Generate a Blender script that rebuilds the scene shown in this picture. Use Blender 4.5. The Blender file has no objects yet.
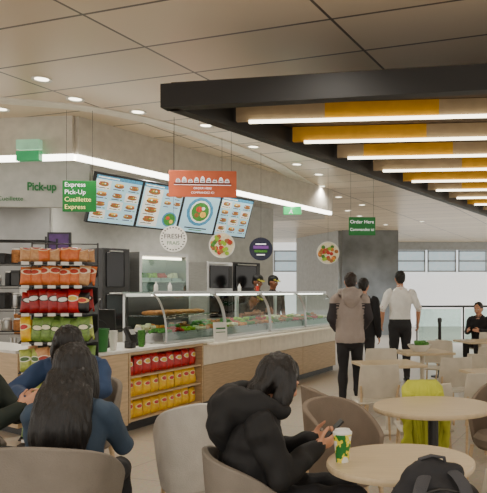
import bpy, math, random
from mathutils import Vector, Matrix, kdtree, noise
random.seed(7)
D=bpy.data; C=bpy.context; coll=C.scene.collection
V=Vector
def lin(c):
    return tuple(((x/255)/12.92 if x/255<=0.04045 else (((x/255)+0.055)/1.055)**2.4) for x in c)
# ------------------------------------------------------------ materials
def mat(name,col,rough=.5,metal=0.,emit=0.,var=.08,scale=8.,bump=0.,bscale=60.,stretch=None):
    m=D.materials.new(name); m.use_nodes=True; nt=m.node_tree; n=nt.nodes; l=nt.links
    p=n['Principled BSDF']; c=lin(col)
    tc=n.new('ShaderNodeTexCoord'); mp=n.new('ShaderNodeMapping'); l.new(tc.outputs['Object'],mp.inputs[0])
    if stretch: mp.inputs['Scale'].default_value=stretch
    nz=n.new('ShaderNodeTexNoise'); nz.inputs['Scale'].default_value=scale; nz.inputs['Detail'].default_value=3
    l.new(mp.outputs[0],nz.inputs['Vector'])
    r=n.new('ShaderNodeValToRGB'); r.color_ramp.elements[0].position=.3; r.color_ramp.elements[1].position=.7
    r.color_ramp.elements[0].color=tuple(x*(1-var) for x in c)+(1,)
    r.color_ramp.elements[1].color=tuple(min(1,x*(1+var)) for x in c)+(1,)
    l.new(nz.outputs['Fac'],r.inputs[0]); l.new(r.outputs[0],p.inputs['Base Color'])
    p.inputs['Roughness'].default_value=rough; p.inputs['Metallic'].default_value=metal
    if emit:
        l.new(r.outputs[0],p.inputs['Emission Color']); p.inputs['Emission Strength'].default_value=emit
    if bump:
        b=n.new('ShaderNodeBump'); b.inputs['Strength'].default_value=bump; b.inputs['Distance'].default_value=.01
        nb=n.new('ShaderNodeTexNoise'); nb.inputs['Scale'].default_value=bscale; nb.inputs['Detail'].default_value=2
        l.new(mp.outputs[0],nb.inputs['Vector']); l.new(nb.outputs['Fac'],b.inputs['Height']); l.new(b.outputs[0],p.inputs['Normal'])
    return m
def glassmat(name,tint=(225,240,235),gl=.12):
    m=D.materials.new(name); m.use_nodes=True; nt=m.node_tree; n=nt.nodes; l=nt.links
    n.remove(n['Principled BSDF']); o=n['Material Output']
    t=n.new('ShaderNodeBsdfTransparent'); t.inputs[0].default_value=lin(tint)+(1,)
    g=n.new('ShaderNodeBsdfGlossy'); g.inputs['Roughness'].default_value=.03
    lw=n.new('ShaderNodeLayerWeight'); lw.inputs[0].default_value=.25
    mm=n.new('ShaderNodeMath'); mm.operation='MULTIPLY_ADD'; mm.inputs[1].default_value=.5; mm.inputs[2].default_value=gl*.5
    l.new(lw.outputs['Fresnel'],mm.inputs[0])
    mx=n.new('ShaderNodeMixShader'); l.new(mm.outputs[0],mx.inputs[0]); l.new(t.outputs[0],mx.inputs[1]); l.new(g.outputs[0],mx.inputs[2])
    l.new(mx.outputs[0],o.inputs[0]); return m
def tilemat(name,c1,c2,cm,w,h,rot,mortar,rough=.45,offset=0.):
    m=D.materials.new(name); m.use_nodes=True; nt=m.node_tree; n=nt.nodes; l=nt.links
    p=n['Principled BSDF']; tc=n.new('ShaderNodeTexCoord'); mp=n.new('ShaderNodeMapping')
    mp.inputs['Rotation'].default_value=(0,0,rot); mp.inputs['Location'].default_value=(.35,.25,0)
    b=n.new('ShaderNodeTexBrick'); b.offset=offset; b.inputs['Scale'].default_value=1; b.inputs['Brick Width'].default_value=w; b.inputs['Row Height'].default_value=h
    b.inputs['Mortar Size'].default_value=mortar; b.inputs['Mortar Smooth'].default_value=0; b.inputs['Color1'].default_value=lin(c1)+(1,); b.inputs['Color2'].default_value=lin(c2)+(1,); b.inputs['Mortar'].default_value=lin(cm)+(1,)
    l.new(tc.outputs['Object'],mp.inputs[0]); l.new(mp.outputs[0],b.inputs['Vector']); l.new(b.outputs['Color'],p.inputs['Base Color'])
    p.inputs['Roughness'].default_value=rough; return m
def bagmat(name,base,logo,ring):
    m=D.materials.new(name); m.use_nodes=True; nt=m.node_tree; n=nt.nodes; l=nt.links
    p=n['Principled BSDF']; p.inputs['Roughness'].default_value=.3
    tc=n.new('ShaderNodeTexCoord'); mp=n.new('ShaderNodeMapping'); mp.inputs['Scale'].default_value=(.8,0,1.5)
    mp.inputs['Location'].default_value=(0,0,-.2)
    l.new(tc.outputs['Object'],mp.inputs[0])
    ln=n.new('ShaderNodeVectorMath'); ln.operation='LENGTH'; l.new(mp.outputs[0],ln.inputs[0])
    r=n.new('ShaderNodeValToRGB'); r.color_ramp.interpolation='CONSTANT'; e=r.color_ramp.elements
    e[0].position=0; e[0].color=lin(logo)+(1,); e[1].position=.26; e[1].color=lin(ring)+(1,)
    x=e.new(.36); x.color=lin(base)+(1,)
    mu=n.new('ShaderNodeMath'); mu.operation='MULTIPLY'; mu.inputs[1].default_value=8.; l.new(ln.outputs['Value'],mu.inputs[0]); l.new(mu.outputs[0],r.inputs[0])
    nz=n.new('ShaderNodeTexNoise'); nz.inputs['Scale'].default_value=35; l.new(tc.outputs['Object'],nz.inputs['Vector'])
    mx=n.new('ShaderNodeMix'); mx.data_type='RGBA'; mx.blend_type='OVERLAY'; mx.inputs[0].default_value=.6; l.new(r.outputs[0],mx.inputs[6]); l.new(nz.outputs['Fac'],mx.inputs[7])
    l.new(mx.outputs[2],p.inputs['Base Color']); return m
# ------------------------------------------------------------ mesh builder
class MB:
    def __init__(s): s.v=[];s.f=[];s.m=[]
    def add(s,vs,fs,m=0):
        o=len(s.v); s.v+= [V(v) for v in vs]
        for f in fs: s.f.append([i+o for i in f]); s.m.append(m)
        return s
    def box(s,c,size,m=0,rz=0,rx=0,ry=0):
        x,y,z=[k/2 for k in size]; M=Matrix.Translation(c)@Matrix.Rotation(rz,4,'Z')@Matrix.Rotation(ry,4,'Y')@Matrix.Rotation(rx,4,'X')
        vs=[M@V((a*x,b*y,d*z)) for a in(-1,1) for b in(-1,1) for d in(-1,1)]
        return s.add(vs,[(0,1,3,2),(4,6,7,5),(0,4,5,1),(2,3,7,6),(0,2,6,4),(1,5,7,3)],m)
    def bb(s,x0,x1,y0,y1,z0,z1,m=0): return s.box(((x0+x1)/2,(y0+y1)/2,(z0+z1)/2),(abs(x1-x0),abs(y1-y0),abs(z1-z0)),m)
    def beam(s,p0,p1,w,z0,z1,m=0):
        p0=V((p0[0],p0[1],0));p1=V((p1[0],p1[1],0)); t=(p1-p0).normalized(); q=V((-t.y,t.x,0))*w/2
        vs=[]
        for p in(p0,p1):
            for sg in(-1,1):
                for z in(z0,z1): vs.append(p+q*sg+V((0,0,z)))
        return s.add(vs,[(0,1,3,2),(4,6,7,5),(0,4,5,1),(2,3,7,6),(0,2,6,4),(1,5,7,3)],m)
    def cyl(s,p0,p1,r0,r1=None,n=20,m=0):
        if r1 is None: r1=r0
        p0=V(p0);p1=V(p1);t=(p1-p0).normalized(); a=t.orthogonal().normalized(); b=t.cross(a)
        vs=[];
        for p,r in((p0,r0),(p1,r1)):
            for i in range(n):
                g=2*math.pi*i/n; vs.append(p+a*math.cos(g)*r+b*math.sin(g)*r)
        fs=[(i,(i+1)%n,n+(i+1)%n,n+i) for i in range(n)]+[tuple(range(n-1,-1,-1)),tuple(range(n,2*n))]
        return s.add(vs,fs,m)
    def lathe(s,prof,n=32,m=0,c=(0,0,0),sx=1,sy=1):
        vs=[];c=V(c)
        for r,z in prof:
            for i in range(n):
                g=2*math.pi*i/n; vs.append(c+V((math.cos(g)*r*sx,math.sin(g)*r*sy,z)))
        fs=[]
        for k in range(len(prof)-1):
            for i in range(n): fs.append((k*n+i,k*n+(i+1)%n,(k+1)*n+(i+1)%n,(k+1)*n+i))
        fs.append(tuple(range(n-1,-1,-1))); fs.append(tuple(range((len(prof)-1)*n,len(prof)*n)))
        return s.add(vs,fs,m)
    def loft(s,pts,rad,R=(1,0,0),n=16,m=0,step=.03,dome=True,puff=0.,pl=.09):
        pts=[V(p) for p in pts]; rad=[(r,r) if not isinstance(r,(tuple,list)) else r for r in rad]
        P=[];Q=[]
        N=len(pts)
        def cr(a,b,c,d,t): return 0.5*((2*b)+(c-a)*t+(2*a-5*b+4*c-d)*t*t+(3*b-a-3*c+d)*t**3)
        for i in range(N-1):
            a=pts[max(i-1,0)];b=pts[i];c=pts[i+1];d=pts[min(i+2,N-1)]
            ra=rad[max(i-1,0)];rb=rad[i];rc=rad[i+1];rd=rad[min(i+2,N-1)]
            k=max(1,int((c-b).length/step))
            for j in range(k):
                t=j/k; P.append(cr(a,b,c,d,t)); Q.append([max(.003,cr(ra[q],rb[q],rc[q],rd[q],t)) for q in(0,1)])
        P.append(pts[-1]);Q.append(list(rad[-1]))
        if puff:
            L=0
            for i in range(len(P)):
                if i: L+=(P[i]-P[i-1]).length
                f=1+puff*(abs(math.sin(math.pi*L/pl))**.6-.6); Q[i]=[Q[i][0]*f,Q[i][1]*f]
        R=V(R); rings=[]; nP=len(P)
        tan=[(P[min(i+1,nP-1)]-P[max(i-1,0)]).normalized() for i in range(nP)]
        def ring(p,t,ra,rb):
            a=R-t*R.dot(t)
            if a.length<.05: a=t.orthogonal()
            a.normalize(); b=t.cross(a)
            return [p+a*math.cos(2*math.pi*i/n)*ra+b*math.sin(2*math.pi*i/n)*rb for i in range(n)]
        vs=[]
        def dm(i,sg,order):
            out=[]
            for u in order:
                h=math.sin(u)*min(Q[i]); out.append(ring(P[i]+tan[i]*sg*h,tan[i],Q[i][0]*math.cos(u),Q[i][1]*math.cos(u)))
            return out
        if dome: rings+=dm(0,-1,(1.45,1.1,.7,.35))
        for i in range(nP): rings.append(ring(P[i],tan[i],*Q[i]))
        if dome: rings+=dm(nP-1,1,(.35,.7,1.1,1.45))
        for r in rings: vs+=r
        k=len(rings)
        fs=[(a*n+i,a*n+(i+1)%n,(a+1)*n+(i+1)%n,(a+1)*n+i) for a in range(k-1) for i in range(n)]
        fs.append(tuple(range(n-1,-1,-1))); fs.append(tuple(range((k-1)*n,k*n)))
        return s.add(vs,fs,m)
    def ell(s,c,r,m=0,M=None,n=16,fn=None):
        vs=[];c=V(c); k=n//2
        for a in range(1,k):
            th=math.pi*a/k
            for i in range(n):
                g=2*math.pi*i/n; u=V((math.sin(th)*math.cos(g),math.sin(th)*math.sin(g),math.cos(th)))
                p=V((u.x*r[0],u.y*r[1],u.z*r[2]))
                if fn: p=fn(u,p)
                vs.append(p+c)
        fs=[(a*n+i,(a+1)*n+i,(a+1)*n+(i+1)%n,a*n+(i+1)%n) for a in range(k-2) for i in range(n)]
        fs.append(tuple(range(n))); fs.append(tuple(range((k-1)*n-1,(k-2)*n-1,-1)))
        if M: vs=[M@v for v in vs]
        return s.add(vs,fs,m)
    def mesh(s,name):
        me=D.meshes.new(name); me.from_pydata([tuple(v) for v in s.v],[],s.f); me.polygons.foreach_set('material_index',s.m); me.update(); return me
def fin(me,mats,sharp=35,allsmooth=False):
    for m in mats: me.materials.append(m)
    me.polygons.foreach_set('use_smooth',[True]*len(me.polygons))
    if not allsmooth: me.set_sharp_from_angle(angle=math.radians(sharp))
def meta(o,label=None,cat=None,group=None,kind=None):
    if label:o['label']=label
    if cat:o['category']=cat
    if group:o['group']=group
    if kind:o['kind']=kind
def obj(name,mb,mats,parent=None,loc=(0,0,0),rz=0,bevel=0,label=None,cat=None,group=None,kind=None,rot=None,allsmooth=False):
    me=mb.mesh(name); fin(me,mats if isinstance(mats,list) else [mats],allsmooth=allsmooth)
    o=D.objects.new(name,me); coll.objects.link(o); o.location=loc; o.rotation_euler=rot or (0,0,rz)
    if parent: o.parent=parent
    if bevel:
        b=o.modifiers.new('b','BEVEL'); b.width=bevel; b.segments=2; b.limit_method='ANGLE'
    meta(o,label,cat,group,kind); return o
def thing(name,label,cat,loc,rz=0,group=None):
    e=D.objects.new(name,None); coll.objects.link(e); e.location=loc; e.rotation_euler=(0,0,rz); e.empty_display_size=.1; meta(e,label,cat,group); return e
def dup(src,loc,rz=0,label=None,rot=None):
    def cp(o,par):
        n=o.copy(); coll.objects.link(n)
        if par: n.parent=par
        for ch in list(o.children): cp(ch,n)
        return n
    n=cp(src,None); n.location=loc; n.rotation_euler=rot or (0,0,rz)
    if label: n['label']=label
    return n
def text(body,size,m,parent=None,loc=(0,0,0),rz=0,align='CENTER',name='lettering',bold=.0,rot=None,fit=None):
    cu=D.curves.new(name,'FONT'); cu.body=body; cu.size=size; cu.align_x=align; cu.align_y='CENTER'; cu.extrude=.001; cu.offset=bold
    t=D.objects.new('tmp',cu); coll.objects.link(t); dg=C.evaluated_depsgraph_get(); dg.update()
    me=D.meshes.new_from_object(t.evaluated_get(dg)); D.objects.remove(t)
    if fit:
        xs=[v.co.x for v in me.vertices]; wd=max(xs)-min(xs)
        if wd>fit:
            for v in me.vertices: v.co.x*=fit/wd
    me.materials.clear(); me.materials.append(m)
    o=D.objects.new(name,me); coll.objects.link(o); o.location=loc; o.rotation_euler=rot or (math.pi/2,0,rz)
    if parent:o.parent=parent
    return o
def blob(name,mb,mats,voxel=.01,sm=3,parent=None,loc=(0,0,0),rz=0,label=None,cat=None,nz=None,relabel=None):
    me=mb.mesh('src'); t=D.objects.new('tmp',me); coll.objects.link(t)
    r=t.modifiers.new('r','REMESH'); r.mode='VOXEL'; r.voxel_size=voxel
    s=t.modifiers.new('s','SMOOTH'); s.iterations=sm; s.factor=.5
    dg=C.evaluated_depsgraph_get(); dg.update(); nm=D.meshes.new_from_object(t.evaluated_get(dg)); D.objects.remove(t); nm.name=name
    nm.materials.clear()
    kd=kdtree.KDTree(len(mb.v)); lab=[0]*len(mb.v)
    for f,m in zip(mb.f,mb.m):
        for i in f: lab[i]=m
    for i,v in enumerate(mb.v): kd.insert(v,i)
    kd.balance()
    idx=[]
    for p in nm.polygons:
        L=lab[kd.find(p.center)[1]]
        if relabel: L=relabel(p.center,L)
        idx.append(L)
    for m in mats: nm.materials.append(m)
    nm.polygons.foreach_set('material_index',idx); nm.polygons.foreach_set('use_smooth',[True]*len(idx))
    if nz:
        amp,sc,lbs=nz; ok=set()
        for p,L in zip(nm.polygons,idx):
            if lbs is None or L in lbs: ok.update(p.vertices)
        ns=[v.normal.copy() for v in nm.vertices]
        for i in ok:
            v=nm.vertices[i]; c=v.co; v.co=c+ns[i]*amp*noise.noise(V((c.x*sc[0],c.y*sc[1],c.z*sc[2])))
    o=D.objects.new(name,nm); coll.objects.link(o); o.location=loc; o.rotation_euler=(0,0,rz)
    if parent:o.parent=parent
    meta(o,label,cat); return o
# ------------------------------------------------------------ palette
M={}
M['white']=mat('white_paint',(232,230,224),.5); M['cream']=mat('cream_laminate',(236,226,206),.4)
M['steel']=mat('brushed_steel',(190,190,188),.3,.9,stretch=(1,1,12)); M['dsteel']=mat('dark_steel',(70,70,70),.4,.8)
M['black']=mat('black_plastic',(22,22,24),.45); M['blackgloss']=mat('black_gloss',(14,14,16),.15)
M['wood']=mat('light_wood',(206,180,144),.5,var=.12,scale=4,stretch=(1,1,10))
M['oak']=mat('oak_panel',(190,164,128),.5,var=.15,scale=5,stretch=(1.,1.,14))
M['table']=mat('table_laminate',(206,186,152),.35,var=.08,scale=4,stretch=(1,12,1))
M['glass']=glassmat('clear_glass'); M['greenscr']=mat('green_sign',(10,112,44),.4,emit=.2)
M['led']=mat('led_tube',(255,250,235),.5,emit=8,var=0); M['ledsoft']=mat('led_soft',(255,244,215),.5,emit=6,var=0)
M['txtw']=mat('white_lettering',(250,250,250),.5,emit=.6,var=0); M['txtg']=mat('green_lettering',(20,105,50),.5,emit=.1,var=0)
M['txty']=mat('pale_yellow_lettering',(245,238,150),.5,emit=.5,var=0)
M['yellow']=mat('yellow_paint',(212,156,24),.5); M['beige']=mat('beige_paint',(172,150,118),.5)
M['taupe']=mat('taupe_fabric',(134,126,116),.85,bump=.3,bscale=150); M['greyf']=mat('pale_grey_fabric',(208,204,196),.8,bump=.3,bscale=150)
M['brownf']=mat('brown_fabric',(130,116,102),.85,bump=.3,bscale=150); M['chairw']=mat('cream_plastic',(204,196,180),.4)
M['lwall']=mat('grey_wall',(180,180,174),.7); M['dgrey']=mat('mottled_concrete',(122,126,128),.7,var=.3,scale=1.6); M['mgrey']=mat('mid_grey_panel',(182,186,186),.6)
M['kwall']=mat('kitchen_wall_grey',(132,132,130),.6,var=.12,scale=3)
M['frameg']=mat('window_frame_grey',(176,182,186),.5)
M['green']=mat('leaf_green',(70,130,45),.6,var=.35,scale=40); M['limeg']=mat('lime_green',(150,190,40),.5,var=.2)
M['red']=mat('red_food',(190,45,30),.5,var=.3,scale=40); M['orange']=mat('orange_food',(225,140,50),.5,var=.3,scale=40)
M['brown']=mat('bread_brown',(170,110,55),.6,var=.3,scale=40); M['pale']=mat('pale_food',(235,225,190),.5,var=.15,scale=40)
M['skin']=mat('skin',(205,150,120),.5,var=.05); M['skin2']=mat('skin_brown',(140,92,68),.5,var=.05)
M['hair']=mat('black_hair',(22,18,16),.42,var=.5,scale=60,bump=.5,bscale=90,stretch=(2.5,2.5,.15)); M['hairb']=mat('brown_hair',(44,32,27),.45,var=.5,scale=60,bump=.5,bscale=90,stretch=(2.5,2.5,.15))
M['lip']=mat('lip',(170,90,85),.4); M['eyew']=mat('eye_white',(225,222,218),.3,var=0); M['iris']=mat('iris_dark',(30,20,15),.15,var=0)
M['orangesign']=mat('orange_red_sign',(206,100,62),.5,emit=.12); M['purple']=mat('purple_print',(120,70,150),.5,emit=.2)
# ------------------------------------------------------------ camera
cam=D.cameras.new('camera'); co=D.objects.new('camera',cam); coll.objects.link(co); C.scene.camera=co
co.location=(0,0,1.52); co.rotation_euler=(math.pi/2,0,0); cam.sensor_fit='HORIZONTAL'; cam.sensor_width=36; cam.lens=50.27; cam.shift_x=-.2598; cam.shift_y=.0934; cam.clip_end=200
w=D.worlds.new('world'); C.scene.world=w; w.use_nodes=True; w.node_tree.nodes['Background'].inputs[0].default_value=(1,.94,.85,1); w.node_tree.nodes['Background'].inputs[1].default_value=1.6
# ------------------------------------------------------------ shell
fl=tilemat('terrazzo_floor',(196,186,170),(188,178,164),(156,148,138),1.2,1.2,.35,.006,.3)
nt=fl.node_tree; vo=nt.nodes.new('ShaderNodeTexVoronoi'); vo.inputs['Scale'].default_value=55
tc=[n for n in nt.nodes if n.type=='TEX_COORD'][0]; nt.links.new(tc.outputs['Object'],vo.inputs['Vector'])
hs=nt.nodes.new('ShaderNodeMix'); hs.data_type='RGBA'; hs.blend_type='MULTIPLY'; hs.inputs[0].default_value=.2
bk=[n for n in nt.nodes if n.type=='TEX_BRICK'][0]; nt.links.new(bk.outputs['Color'],hs.inputs[6]); nt.links.new(vo.outputs['Color'],hs.inputs[7]); nt.links.new(hs.outputs[2],nt.nodes['Principled BSDF'].inputs['Base Color'])
obj('floor',MB().bb(-14,12,-2,34,-.1,0),fl,kind='structure')
cm=tilemat('ceiling_panels',(244,226,200),(226,208,182),(110,98,86),1.8,.75,math.radians(20),.013,.32)
obj('ceiling',MB().bb(-14,12,-2,34,3.7,3.8),cm,kind='structure')
LA=(-3.67,8.46); LB=(-.85,14.5); LC=(-9,9.1)
fm=mat('fascia_grey',(206,200,188),.5)
obj('trim_1',MB().beam(LA,LB,.12,3.23,3.7).beam(LC,LA,.12,3.23,3.7),fm,kind='structure')
mb=MB(); poly=[(-3.7,8.56),(-.95,14.5),(-1.2,18),(-6,20),(-12,14),(-9.5,9.3)]
mb.add([(x,y,3.45) for x,y in poly]+[(x,y,3.5) for x,y in poly],[tuple(range(5,-1,-1)),tuple(range(6,12))]+[(i,(i+1)%6,6+(i+1)%6,6+i) for i in range(6)])
obj('ceiling_shop',mb,tilemat('shop_ceiling',(206,202,194),(200,196,188),(140,136,130),1.2,.6,math.radians(18),.012,.5),kind='structure')
for a,b in((LA,LB),(LC,LA)):
    o=obj('linear_light',MB().beam(a,b,.08,3.165,3.23),M['led'],label='long glowing white linear light under the shop fascia',cat='light',group='shop fascia linear lights')
obj('wall_back',MB().beam((-5.3,11.3),(-2.3,15.9),.1,0,3.45),M['lwall'],kind='structure')
obj('wall_left',MB().beam((-12,11.9),(-5.3,11.3),.1,0,3.45),M['kwall'],kind='structure')
BA=V((-8,9.45)); BB_=V((-3.98,9.68)); bang=math.atan2(.23,4.02)
obj('wall_sign_band',MB().beam(BA,BB_,.1,2.72,3.45),M['lwall'],kind='structure')
t=text('Pick-up',.16,M['txtg'],None,(-4.62,9.57,3.0),bang,name='wall_lettering',bold=.005,fit=.4); meta(t,'green Pick-up lettering on the grey bulkhead','sign')
t=text('Cueillette',.09,M['txtg'],None,(-5.05,9.545,2.83),bang,name='wall_lettering'); meta(t,'small green lettering on the grey bulkhead','sign')
obj('wall_far',MB().bb(-14,12,30,30.2,0,3.7),mat('far_wall',(236,238,238),.6,emit=1.0),kind='structure')  # plain wall given its own glow to brighten the background
obj('wall_column',MB().bb(-1.0,1.0,24,25.5,0,3.7),M['dgrey'],kind='structure')
obj('wall_column_side',MB().beam((-1.05,24.2),(-2.9,27.6),.2,0,3.7),M['mgrey'],kind='structure')
cv=[(-6.2,7.2),(-4.2,7.72),(-3.15,8.23),(-2.36,9.44),(-1.7,11.3),(-1.36,13.2),(-.9,15.5)]
mb=MB(); pts=[]
for i in range(len(cv)-1):
    a,b,c,d=[V(cv[min(max(i+k,0),len(cv)-1)]) for k in(-1,0,1,2)]
    for j in range(6):
        u=j/6; pts.append(.5*((2*b)+(c-a)*u+(2*a-5*b+4*c-d)*u*u+(3*b-a-3*c+d)*u**3))
vs=[];fs=[]
for i,p in enumerate(pts):
    tg=(pts[min(i+1,len(pts)-1)]-pts[max(i-1,0)]).normalized(); q=V((-tg.y,tg.x))*.13
    for sg in(-1,1):
        for z in(3.688,3.71): vs.append((p.x+q.x*sg,p.y+q.y*sg,z))
for i in range(len(pts)-1):
    a=i*4;b=a+4; fs+=[(a,b,b+2,a+2),(a,a+1,b+1,b),(a+2,b+2,b+3,a+3)]
mb.add(vs,fs); obj('trim_2',mb,mat('cove_white',(240,234,222),.5),kind='structure')
k=0
for x0 in (-6,-4.2,1.2,2.55,3.9,5.25,6.6):
    k+=1
    mb=MB().bb(x0,x0+1.2,29.9,29.98,2.45,3.3,0)
    o=obj('window_%d'%k,mb,mat('sky_glass_%d'%k,(186,204,212),.2,emit=.8),kind='structure')
    f=MB()
    for a in(x0-.03,x0+1.17): f.bb(a,a+.06,29.82,29.92,2.4,3.35)
    for z in(2.4,2.85,3.29): f.bb(x0-.03,x0+1.23,29.82,29.92,z,z+.06)
    obj('window_frame',f,M['frameg'],parent=o)
obj('trim_3',MB().bb(1.0,9,29.7,29.9,3.36,3.7),M['frameg'],kind='structure')
# ------------------------------------------------------------ canopy
can=thing('slatted_canopy','suspended canopy with black frame, yellow and beige slats, glowing tubes','ceiling canopy',(0,0,0))
P0=V((-1.61,5.5)); sd=V((.504,1)); cr=V((1,-.1)); cf=V((1,-.19))
P1=P0+sd*9.5; Q0=P0+cf*7.5; Q1=P1+cr*7.5
obj('frame',MB().beam(P0-cf*.06,Q0,.12,3.0,3.19).beam(P0,P1,.12,3.0,3.19).beam(P1,Q1,.12,3.0,3.19),mat('canopy_black',(20,18,17),.5),parent=can)
obj('top_panel',MB().add([(p.x,p.y,z) for z in(3.2,3.215) for p in(P0,Q0,Q1,P1)],[(3,2,1,0),(4,5,6,7),(0,1,5,4),(1,2,6,5),(2,3,7,6),(3,0,4,7)]),mat('canopy_inner',(74,58,42),.7),parent=can)
for i in range(11):
    s=P0+sd*(.62+.82*i)
    mb=MB(); sh=[0,.55,-.5,.3,.8,-.3,.5,0,.6,-.4,.2][i]; cuts=[.1,max(.3,.9+sh),1.9+sh,3.6+sh,4.6+sh,7.4]; cols=[1,0,1,0,1]
    if i%3==1: cols=[0,1,0,1,0]
    for a,b,c in zip(cuts,cuts[1:],cols): mb.beam(s+cr*a,s+cr*b,.05,3.05,3.195,c)
    obj('slat',mb,[M['yellow'],M['beige']],parent=can)
    obj('light_tube',MB().beam(s+cr*.22+V((0,-.03)),s+cr*7.35+V((0,-.03)),.035,3.025,3.05),M['ledsoft'],parent=can)
dl=thing('downlight','round recessed white ceiling downlight','light',(0,0,3.7),group='recessed ceiling downlights')
obj('rim',MB().lathe([(.07,-.002),(.1,-.012),(.1,0)],24),M['white'],parent=dl); obj('lens',MB().lathe([(.068,-.004),(.068,0)],24),M['ledsoft'],parent=dl)
pos=[(-3.36,6.96),(-3.33,7.68),(-2.81,8.23),(-2.15,8.9),(-4.4,8.1),(-1.75,10.2),(-1.25,11.6),(-1.0,14.0),(-.2,17),(.6,4.6),(-.6,4.4),(-.72,15.6),(-1.75,8.0),(-.95,12.6),(-1.45,9.2),(-.3,19.5),(.5,22),(-.6,18.2),(1.6,21)]
dl.location=(*pos[0],3.7)
for p in pos[1:]: dup(dl,(*p,3.7))
dls=[(-5,10.6),(-4.3,9.95),(-3.3,10.3),(-2.6,12),(-3.1,12.4),(-6.5,10.4),(-2.2,13.2),(-1.8,14.4),(-5.6,9.9)]
for p in dls: dup(dl,(*p,3.45))
def spot(x,y,z,e,size=2.4,r=.12,col=(1,.93,.82)):
    l=D.lights.new('lamp','SPOT'); l.energy=e; l.spot_size=size; l.spot_blend=.6; l.shadow_soft_size=r; l.color=col
    o=D.objects.new('lamp',l); coll.objects.link(o); o.location=(x,y,z)
for p in [(-3.33,7.68),(-2.81,8.23),(-1.75,10.2),(-1.0,14),(-.6,4.4)]: spot(*p,3.66,120)
for p in dls[:6]: spot(*p,3.4,105)
for p in[(-2.2,2.2),(1.2,1.5),(2.5,8)]: spot(*p,3.6,60)
spot(2,19,3.6,450,2.6,.4,(.9,.96,1)); spot(-2,20,3.6,400,2.6,.4,(.9,.96,1)); spot(5,24,3.6,900,2.6,.4,(.9,.96,1)); spot(0,21.5,3.6,350,2.6,.4,(.9,.96,1))  # spots without fixtures, added to brighten the column and far end
# ------------------------------------------------------------ menu boards
A=V((-3.98,9.48)); B=V((-2.3,12.4)); du=(B-A).normalized(); my=math.atan2(du.y,du.x); Lb=(B-A).length/4
M['scr']=mat('screen_white',(160,196,210),.4,emit=.7,var=.1,scale=2)
sm={}
for nme,c in dict(b=(134,84,42),g=(60,120,48),r=(180,60,40),y=(220,170,70),k=(36,46,52),c=(234,230,214),t=(64,128,160)).items(): sm[nme]=mat('screen_'+nme,c,.4,emit=.65,var=.3,scale=30)
for i in range(4):
    p=A+du*(Lb*i)
    th=thing('menu_screen','bright tilted digital menu screen with rows of sandwich pictures','menu board',(p.x,p.y,2.5),my,'digital menu screens')
    th.rotation_euler=(.32,0,my)
    obj('bezel',MB().box((Lb/2,0,.36),(Lb-.004,.05,.72)),M['black'],parent=th)
    obj('mount',MB().cyl((Lb/2,.02,.35),(Lb/2,.36,.62),.02),M['dsteel'],parent=th)
    mb=MB(); W=Lb-.05; y=-.028
    def q(x0,x1,z0,z1,m,yy=y): mb.add([(x0,yy,z0),(x1,yy,z0),(x1,yy,z1),(x0,yy,z1)],[(0,1,2,3)],m)
    def disc(cx,cz,rx,rz_,m,yy=y-.003,n=14): mb.add([(cx+rx*math.cos(6.283*k/n),yy,cz+rz_*math.sin(6.283*k/n)) for k in range(n)],[tuple(range(n))],m)
    def sub(cx,cz,s_=1.,v=0):
        disc(cx,cz,.092*s_,.03*s_,1); disc(cx,cz+.012*s_,.085*s_,.013*s_,2,y-.005)
        for k in range(4): disc(cx-.06*s_+.04*k*s_,cz+.014*s_,.014*s_,.01*s_,[3,4,6,3][(k+v)%4],y-.007)
        disc(cx,cz+.03*s_,.085*s_,.014*s_,4 if v%3==1 else 1,y-.006)
    q(.025,.025+W,.024,.69,0)
    q(.025,.025+W,.64,.69,7,y-.001); q(.05,.05+W*.45,.655,.672,6,y-.002)
    if i in(0,3):
        for r in range(4):
            for cc in range(3):
                cx=.155+cc*.265; cz=.565-r*.142
                if (r+cc)%3==0: q(cx-.12,cx+.12,cz-.068,cz+.06,6,y-.001)
                sub(cx,cz,.95,r+cc); q(cx-.09,cx+.04,cz-.055,cz-.043,5,y-.002); q(cx+.06,cx+.1,cz-.055,cz-.043,2,y-.002)
    elif i==1:
        q(.06,.4,.05,.62,6,y-.001)
        for r in range(4): sub(.23,.57-r*.142,1.3,r); q(.09,.3,.57-r*.142-.065,.57-r*.142-.053,5,y-.002)
        for r in range(2):
            for cc in range(2): sub(.53+.2*cc,.56-r*.13,.8,r+cc); q(.46+.2*cc,.56+.2*cc,.5-r*.13,.51-r*.13,5,y-.002)
        disc(.64,.18,.15,.12,7,y-.002); disc(.64,.18,.12,.1,2,y-.005); disc(.6,.2,.04,.03,3,y-.007); disc(.68,.15,.04,.03,4,y-.007)
    else:
        disc(.42,.37,.3,.24,7,y-.002); disc(.42,.37,.23,.19,6,y-.004); disc(.42,.37,.2,.16,2,y-.006); disc(.38,.41,.07,.05,3,y-.008); disc(.49,.33,.07,.05,4,y-.008); disc(.35,.31,.05,.04,1,y-.008); disc(.47,.43,.04,.03,6,y-.008); q(.15,.65,.08,.1,5,y-.002); q(.25,.55,.05,.065,2,y-.002)
    obj('display',mb,[M['scr'],sm['b'],sm['g'],sm['r'],sm['y'],sm['k'],sm['c'],sm['t']],parent=th)
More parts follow.
